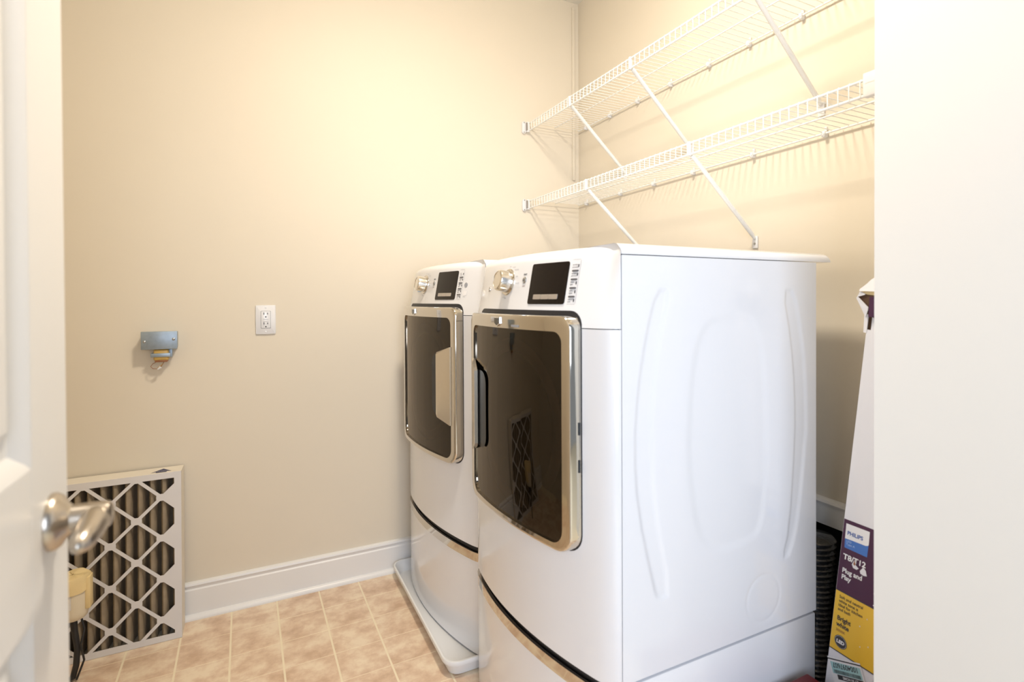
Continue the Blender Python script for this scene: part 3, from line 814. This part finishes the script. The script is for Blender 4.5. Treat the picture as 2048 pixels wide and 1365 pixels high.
    tag(E, 'dusty pleated air filter with white diamond lattice, leaning on the wall behind the door handle', 'air filter')
air_filter()

# ------------------------------------------------------------------ taped plastic canister on a hose, half behind the door
def canister():
    E = empty('water_valve', (-2.022, -0.215, 0.0))
    lathe('housing', [(0, 0.192), (0.030, 0.192), (0.036, 0.198), (0.040, 0.215), (0.041, 0.300), (0.038, 0.304), (0, 0.304)], (0, 0, 0), (0, 0, 1), M_YELLOWED, E, 28)
    bm = bmesh.new()
    n = 28
    ring = []
    for z, r in ((0.282, 0.0445), (0.322, 0.0455), (0.330, 0.043), (0.331, 0.0)):
        ring.append([bm.verts.new(((r+0.002*math.sin(5*a*2*PI/n))*math.cos(2*PI*a/n), (r+0.002*math.sin(7*a*2*PI/n))*math.sin(2*PI*a/n), z+0.003*math.sin(3*a*2*PI/n+z*30))) for a in range(n)])
    for a, b in zip(ring, ring[1:]):
        for k in range(n): bm.faces.new((a[k], a[(k+1)%n], b[(k+1)%n], b[k]))
    finish('tape_wrap', bm, M_TAPE, E, 50)
    box('tape_flap', (0.034, 0.0475, -0.022, 0.016, 0.222, 0.322), M_TAPE, E, bev=0.002)
    prism('paper_label', [(-0.030, 0.235), (0.004, 0.235), (0.004, 0.278), (-0.030, 0.278)], 0.0, 0.0006, M_WHITEP, E, map3=lambda a, b, c: (a, -math.sqrt(max(0, 0.0412**2-a*a))-0.0004-c, b))
    for k in range(4): 
        prism('print_mark', [(-0.022+0.0*k, 0.242+0.009*k), (-0.004, 0.242+0.009*k), (-0.004, 0.246+0.009*k), (-0.022, 0.246+0.009*k)], 0.0, 0.0004, M_INK if k < 3 else M_COPPER, E, map3=lambda a, b, c: (a, -math.sqrt(max(0, 0.0412**2-a*a))-0.0014-c, b))
    tube('hose', [(0.0, 0, 0.194), (0.004, -0.005, 0.150), (0.012, -0.012, 0.100), (0.010, -0.018, 0.050), (0.002, -0.020, 0.012), (-0.010, -0.020, 0.0085)], [0.010, 0.009, 0.0085, 0.0085, 0.0085, 0.008], M_BLACK, E, 12)
    tube('lead_wire', [(0.018, 0, 0.196), (0.030, -0.012, 0.155), (0.022, -0.02, 0.110), (0.030, -0.02, 0.060), (0.012, -0.026, 0.006)], 0.003, M_BLACK, E, 8)
    tag(E, 'yellowed plastic canister wrapped in masking tape on a black hose, before the air filter', 'canister')
canister()

# ------------------------------------------------------------------ vent duct behind the dryer
def duct():
    bm = bmesh.new(); prof = []; n = 17; z = 0.004; p = 0.0148; k = 0
    prof.append((0.0, z))
    while z < 0.515:
        prof += [(0.046, z), (0.055, z+p*0.5)]; z += p; k += 1
    prof += [(0.046, z), (0, z)]
    add_lathe(bm, prof, (0, 0, 0), (0, 0, 1), 28)
    o = finish('vent_duct', bm, M_DUCT, None, 50); o.location = (-0.095, -1.452, 0.0)
    tag(o, 'ribbed black flexible vent duct standing behind the dryer', 'duct')
duct()

# ------------------------------------------------------------------ tube-light carton leaning in the gap
def carton():
    th = 0.11673
    E = empty('lamp_carton', (-0.215, -1.5446, 0.0137), (th, 0, 0))
    Wb, Hb, Db = 0.115, 1.120, 0.062       # local x 0..Db, y 0..-Wb
    t = 0.0025
    bm = bmesh.new()
    for d in ((0, t, -Wb, 0, 0, Hb), (Db-t, Db, -Wb, 0, 0, Hb+0.05), (t, Db-t, -t, 0, 0, Hb-0.02), (t, Db-t, -Wb, -Wb+t, 0, Hb+0.04), (t, Db-t, -Wb+t, -t, 0, t)):
        add_box(bm, *d)
    finish('carton_body', bm, M_BOXW, E, 0)
    # torn upper flaps (outer white, inner brown)
    def flap(name, pts, m, off=(0, 0, 0), thick=0.002):
        bm = bmesh.new()
        a = [bm.verts.new(p) for p in pts]; b = [bm.verts.new((p[0]+thick, p[1]-thick*0.3, p[2]+thick*0.4)) for p in pts]; n = len(pts)
        bm.faces.new(a); bm.faces.new(b[::-1])
        for k in range(n): bm.faces.new((a[k], a[(k+1)%n], b[(k+1)%n], b[k]))
        return finish(name, bm, m, E, 0)
    def fl(name, pts, m, x0=0.0, fold=0.0, thick=0.0016):
        # pts in (u, v) on the front face; x0 in front of it, fold tips the upper points outwards
        v0 = min(p[1] for p in pts); flap(name, [(-x0-fold*(v-v0), -u, v) for u, v in pts], m, thick=thick)
    fl('carton_inside', [(0.0, 1.105), (0.108, 1.105), (0.108, 1.235), (0.004, 1.215), (-0.004, 1.150)], M_BOXIN, -0.006)
    fl('front_tab', [(0.0102, 1.118), (0.112, 1.118), (0.112, 1.172), (0.040, 1.158), (0.0102, 1.1535)], M_BOXW, -0.0005)
    fl('torn_flap', [(-0.0062, 1.112), (0.0012, 1.112), (0.0014, 1.156), (-0.0088, 1.156)], M_BOXW, 0.001)
    fl('torn_flap', [(0.0014, 1.150), (0.0060, 1.168), (0.0060, 1.174), (-0.0215, 1.1972), (-0.0238, 1.1940)], M_BOXW, 0.012, 0.1)
    fl('flap_inside', [(0.0030, 1.158), (0.0200, 1.150), (0.0200, 1.209), (-0.0136, 1.209), (-0.0215, 1.1962)], M_BOXIN, 0.008, 0.1)
    fl('torn_flap', [(-0.0228, 1.1960), (-0.0040, 1.2030), (-0.0030, 1.2055), (-0.0155, 1.2100)], M_BOXW, 0.016, 0.1)
    fl('plum_flap', [(0.0085, 1.152), (0.080, 1.158), (0.080, 1.200), (0.0062, 1.200)], M_PURPLE, 0.013)
    fl('flap_underside', [(-0.0136, 1.2095), (0.0, 1.2045), (0.0400, 1.2045), (0.0400, 1.2165), (0.0069, 1.2156)], M_TAPE, 0.0150)
    fl('torn_flap', [(-0.0162, 1.2110), (0.0400, 1.2150), (0.0400, 1.270), (0.0040, 1.2402), (-0.0030, 1.2300), (-0.0163, 1.2157)], M_BOXW, 0.020, -0.3)
    def pr(name, poly, m, d, parent=E):
        bm = bmesh.new(); bm.faces.new([bm.verts.new((-d, -u, v)) for u, v in poly]); return finish(name, bm, m, parent, 0)
    def at(u0, v0, d=0.0012): return lambda u, v: (-d, -(u0+u), v0+v)
    A = pr('plum_panel', [(0.0006, 0.6416), (Wb-0.0005, 0.653), (Wb-0.0005, 0.4630), (0.0006, 0.4544)], M_PURPLE, 0.0004)
    B = pr('yellow_panel', [(0.0006, 0.4530), (Wb-0.0005, 0.4615), (Wb-0.0005, 0.3046), (0.0006, 0.2962)], M_YELLOW, 0.0004)
    pr('black_rule', [(0.0006, 0.4548), (Wb-0.0005, 0.4634), (Wb-0.0005, 0.4610), (0.0006, 0.4526)], M_INK, 0.0007)
    pr('black_rule', [(0.0006, 0.2970), (Wb-0.0005, 0.3054), (Wb-0.0005, 0.3026), (0.0006, 0.2942)], M_INK, 0.0007)
    # shield logo
    top = [(0.0072, 0.6325), (0.0660, 0.6390)]
    pr('logo_shield', top + [(0.0672, 0.6075), (0.0660, 0.6035), (0.0600, 0.6005), (0.0300, 0.5968), (0.0080, 0.5935)], M_WHITEP, 0.0009, A)
    pr('logo_base', [(0.0078, 0.5950), (0.0300, 0.5968), (0.0600, 0.6002), (0.0668, 0.6060), (0.0664, 0.5745), (0.0092, 0.5700)], M_BLUE, 0.0007, A)
    sl = 0.10
    def ats(u0, v0, d=0.0012): return lambda u, v: (-d, -(u0+u), v0+v+sl*u)
    text('lettering', 'PHILIPS', 0.0135, ats(0.0125, 0.6060), M_BLUETXT, A, bold=0.0004, sx=0.92)
    text('lettering', 'LED\nType A', 0.0075, ats(0.0125, 0.5865), M_LBLUETXT, A)
    text('lettering', 'T8/T12', 0.0195, ats(0.0092, 0.5410), M_WHITEP, A, bold=0.0006, sx=0.98)
    text('lettering', 'Plug and\nPlay', 0.0172, ats(0.0105, 0.5060), M_WHITEP, A, bold=0.0005, sx=0.88)
    # torn print patches
    pr('torn_patch', [(0.033, 0.538), (0.038, 0.553), (0.043, 0.541), (0.051, 0.537), (0.046, 0.531), (0.037, 0.531)], M_BOXW, 0.0016, A)
    pr('torn_patch', [(0.054, 0.533), (0.061, 0.546), (0.068, 0.541), (0.072, 0.529), (0.064, 0.526), (0.056, 0.527)], M_BOXW, 0.0016, A)
    pr('torn_patch', [(0.0365, 0.541), (0.0385, 0.552), (0.0420, 0.543), (0.0400, 0.538)], M_COPPER, 0.0019, A)
    for u, v in ((0.0915, 0.497), (0.0935, 0.468), (0.083, 0.425), (0.068, 0.397), (0.074, 0.347), (0.093, 0.360)):
        pr('scuff', [(u, v), (u+0.002, v+0.003), (u+0.003, v-0.001)], M_BOXW, 0.0012, B if v < 0.46 else A)
    text('lettering', 'Soft and neutral\nwhite tone is\nideal for kitchen\nand bath', 0.0110, ats(0.0112, 0.4372), M_INK, B, bold=0.00012, sx=0.86)
    text('lettering', 'Bright\nwhite', 0.0165, ats(0.0118, 0.3790), M_INK, B, bold=0.00045, sx=0.88)
    text('lettering', '3000K', 0.0098, ats(0.0118, 0.3490), M_COPPER, B, sx=0.95)
    cu, cv = 0.0276, 0.3262
    pr('led_disc', [(cu+0.0165*math.cos(a*PI/18), cv+0.0165*math.sin(a*PI/18)) for a in range(36)], M_INK, 0.0009, B)
    pr('led_disc_ring', [(cu+0.0150*math.cos(a*PI/18), cv+0.0150*math.sin(a*PI/18)) for a in range(36)], M_WHITEP, 0.0011, B)
    pr('led_disc_core', [(cu+0.0145*math.cos(a*PI/18), cv+0.0145*math.sin(a*PI/18)) for a in range(36)], M_INK, 0.0013, B)
    text('lettering', 'LED', 0.0120, lambda u, v: (-0.0016, -(cu+u), cv-0.0040+v+0.1*u), M_WHITEP, B, bold=0.0006, align='CENTER')
    # price sticker, stuck on upside down and rotated
    ang = 0.45
    def rot(u, v): return (0.0485+u*math.cos(ang)-v*math.sin(ang), 0.2700+u*math.sin(ang)+v*math.cos(ang))
    def P4(a, b, c, d): return [rot(a, c), rot(b, c), rot(b, d), rot(a, d)]
    Sx = pr('price_sticker', P4(-0.046, 0.046, -0.045, 0.020), M_WHITEP, 0.0020)
    pr('sticker_band', P4(-0.041, 0.042, -0.018, 0.009), M_TEAL, 0.0023, Sx)
    pr('sticker_rule', P4(-0.046, 0.046, 0.0135, 0.0165), M_INK, 0.0023, Sx)
    text('lettering', '1004097607', 0.0165, lambda u, v: (-0.0026, *(lambda q: (-q[0], q[1]))(rot(-u, 0.0075-v))), M_INK, Sx, bold=0.0003, align='CENTER', sx=0.86)
    x = -0.036
    rnd = random.Random(3)
    while x < 0.038:
        w = rnd.choice((0.0007, 0.0012, 0.0018)); pr('barcode_bar', P4(x, x+w, -0.0165, -0.0085), M_INK, 0.0026, Sx); x += w+rnd.choice((0.0007, 0.0012))
    pr('sticker_block', P4(-0.030, 0.042, -0.030, -0.019), M_INK, 0.0023, Sx)
    text('lettering', '2.7 IN HOME', 0.0085, lambda u, v: (-0.0027, *(lambda q: (-q[0], q[1]))(rot(0.006-u, -0.0215-v))), M_WHITEP, Sx, bold=0.0002, align='CENTER', sx=0.9)
    tag(E, 'tall torn white tube-light carton with plum and yellow print leaning beside the dryer', 'carton')
carton()

# dark red box low beside the dryer pedestal
def redbox():
    E = empty('storage_box', (-0.263, -1.550, 0.0))
    box('box_body', (-0.330, -0.004, -0.206, -0.004, 0.001, 0.200), M_RED, E, bev=0.003)
    box('lid', (-0.334, 0.0, -0.210, 0.0, 0.190, 0.236), M_RED, E, bev=0.004)
    tag(E, 'dark red lidded box on the floor beside the dryer pedestal', 'box')
redbox()

# ------------------------------------------------------------------ ceiling lamp
E = empty('ceiling_lamp', (LAMP_POS[0], LAMP_POS[1], H))
lathe('lamp_base', [(0, -0.001), (0.135, -0.001), (0.140, -0.012), (0.135, -0.035), (0, -0.035)], (0, 0, 0), (0, 0, 1), M_NICKEL, E, 40)
lathe('lamp_shade', [(0.130, -0.0352)] + [(0.130*math.cos(a), -0.0352-0.040*math.sin(a)) for a in [PI/2*k/8 for k in range(1, 8)]] + [(0, -0.0752)], (0, 0, 0), (0, 0, 1), M_GLOW, E, 40)
tag(E, 'round dome lamp on the ceiling over the machines', 'ceiling lamp')
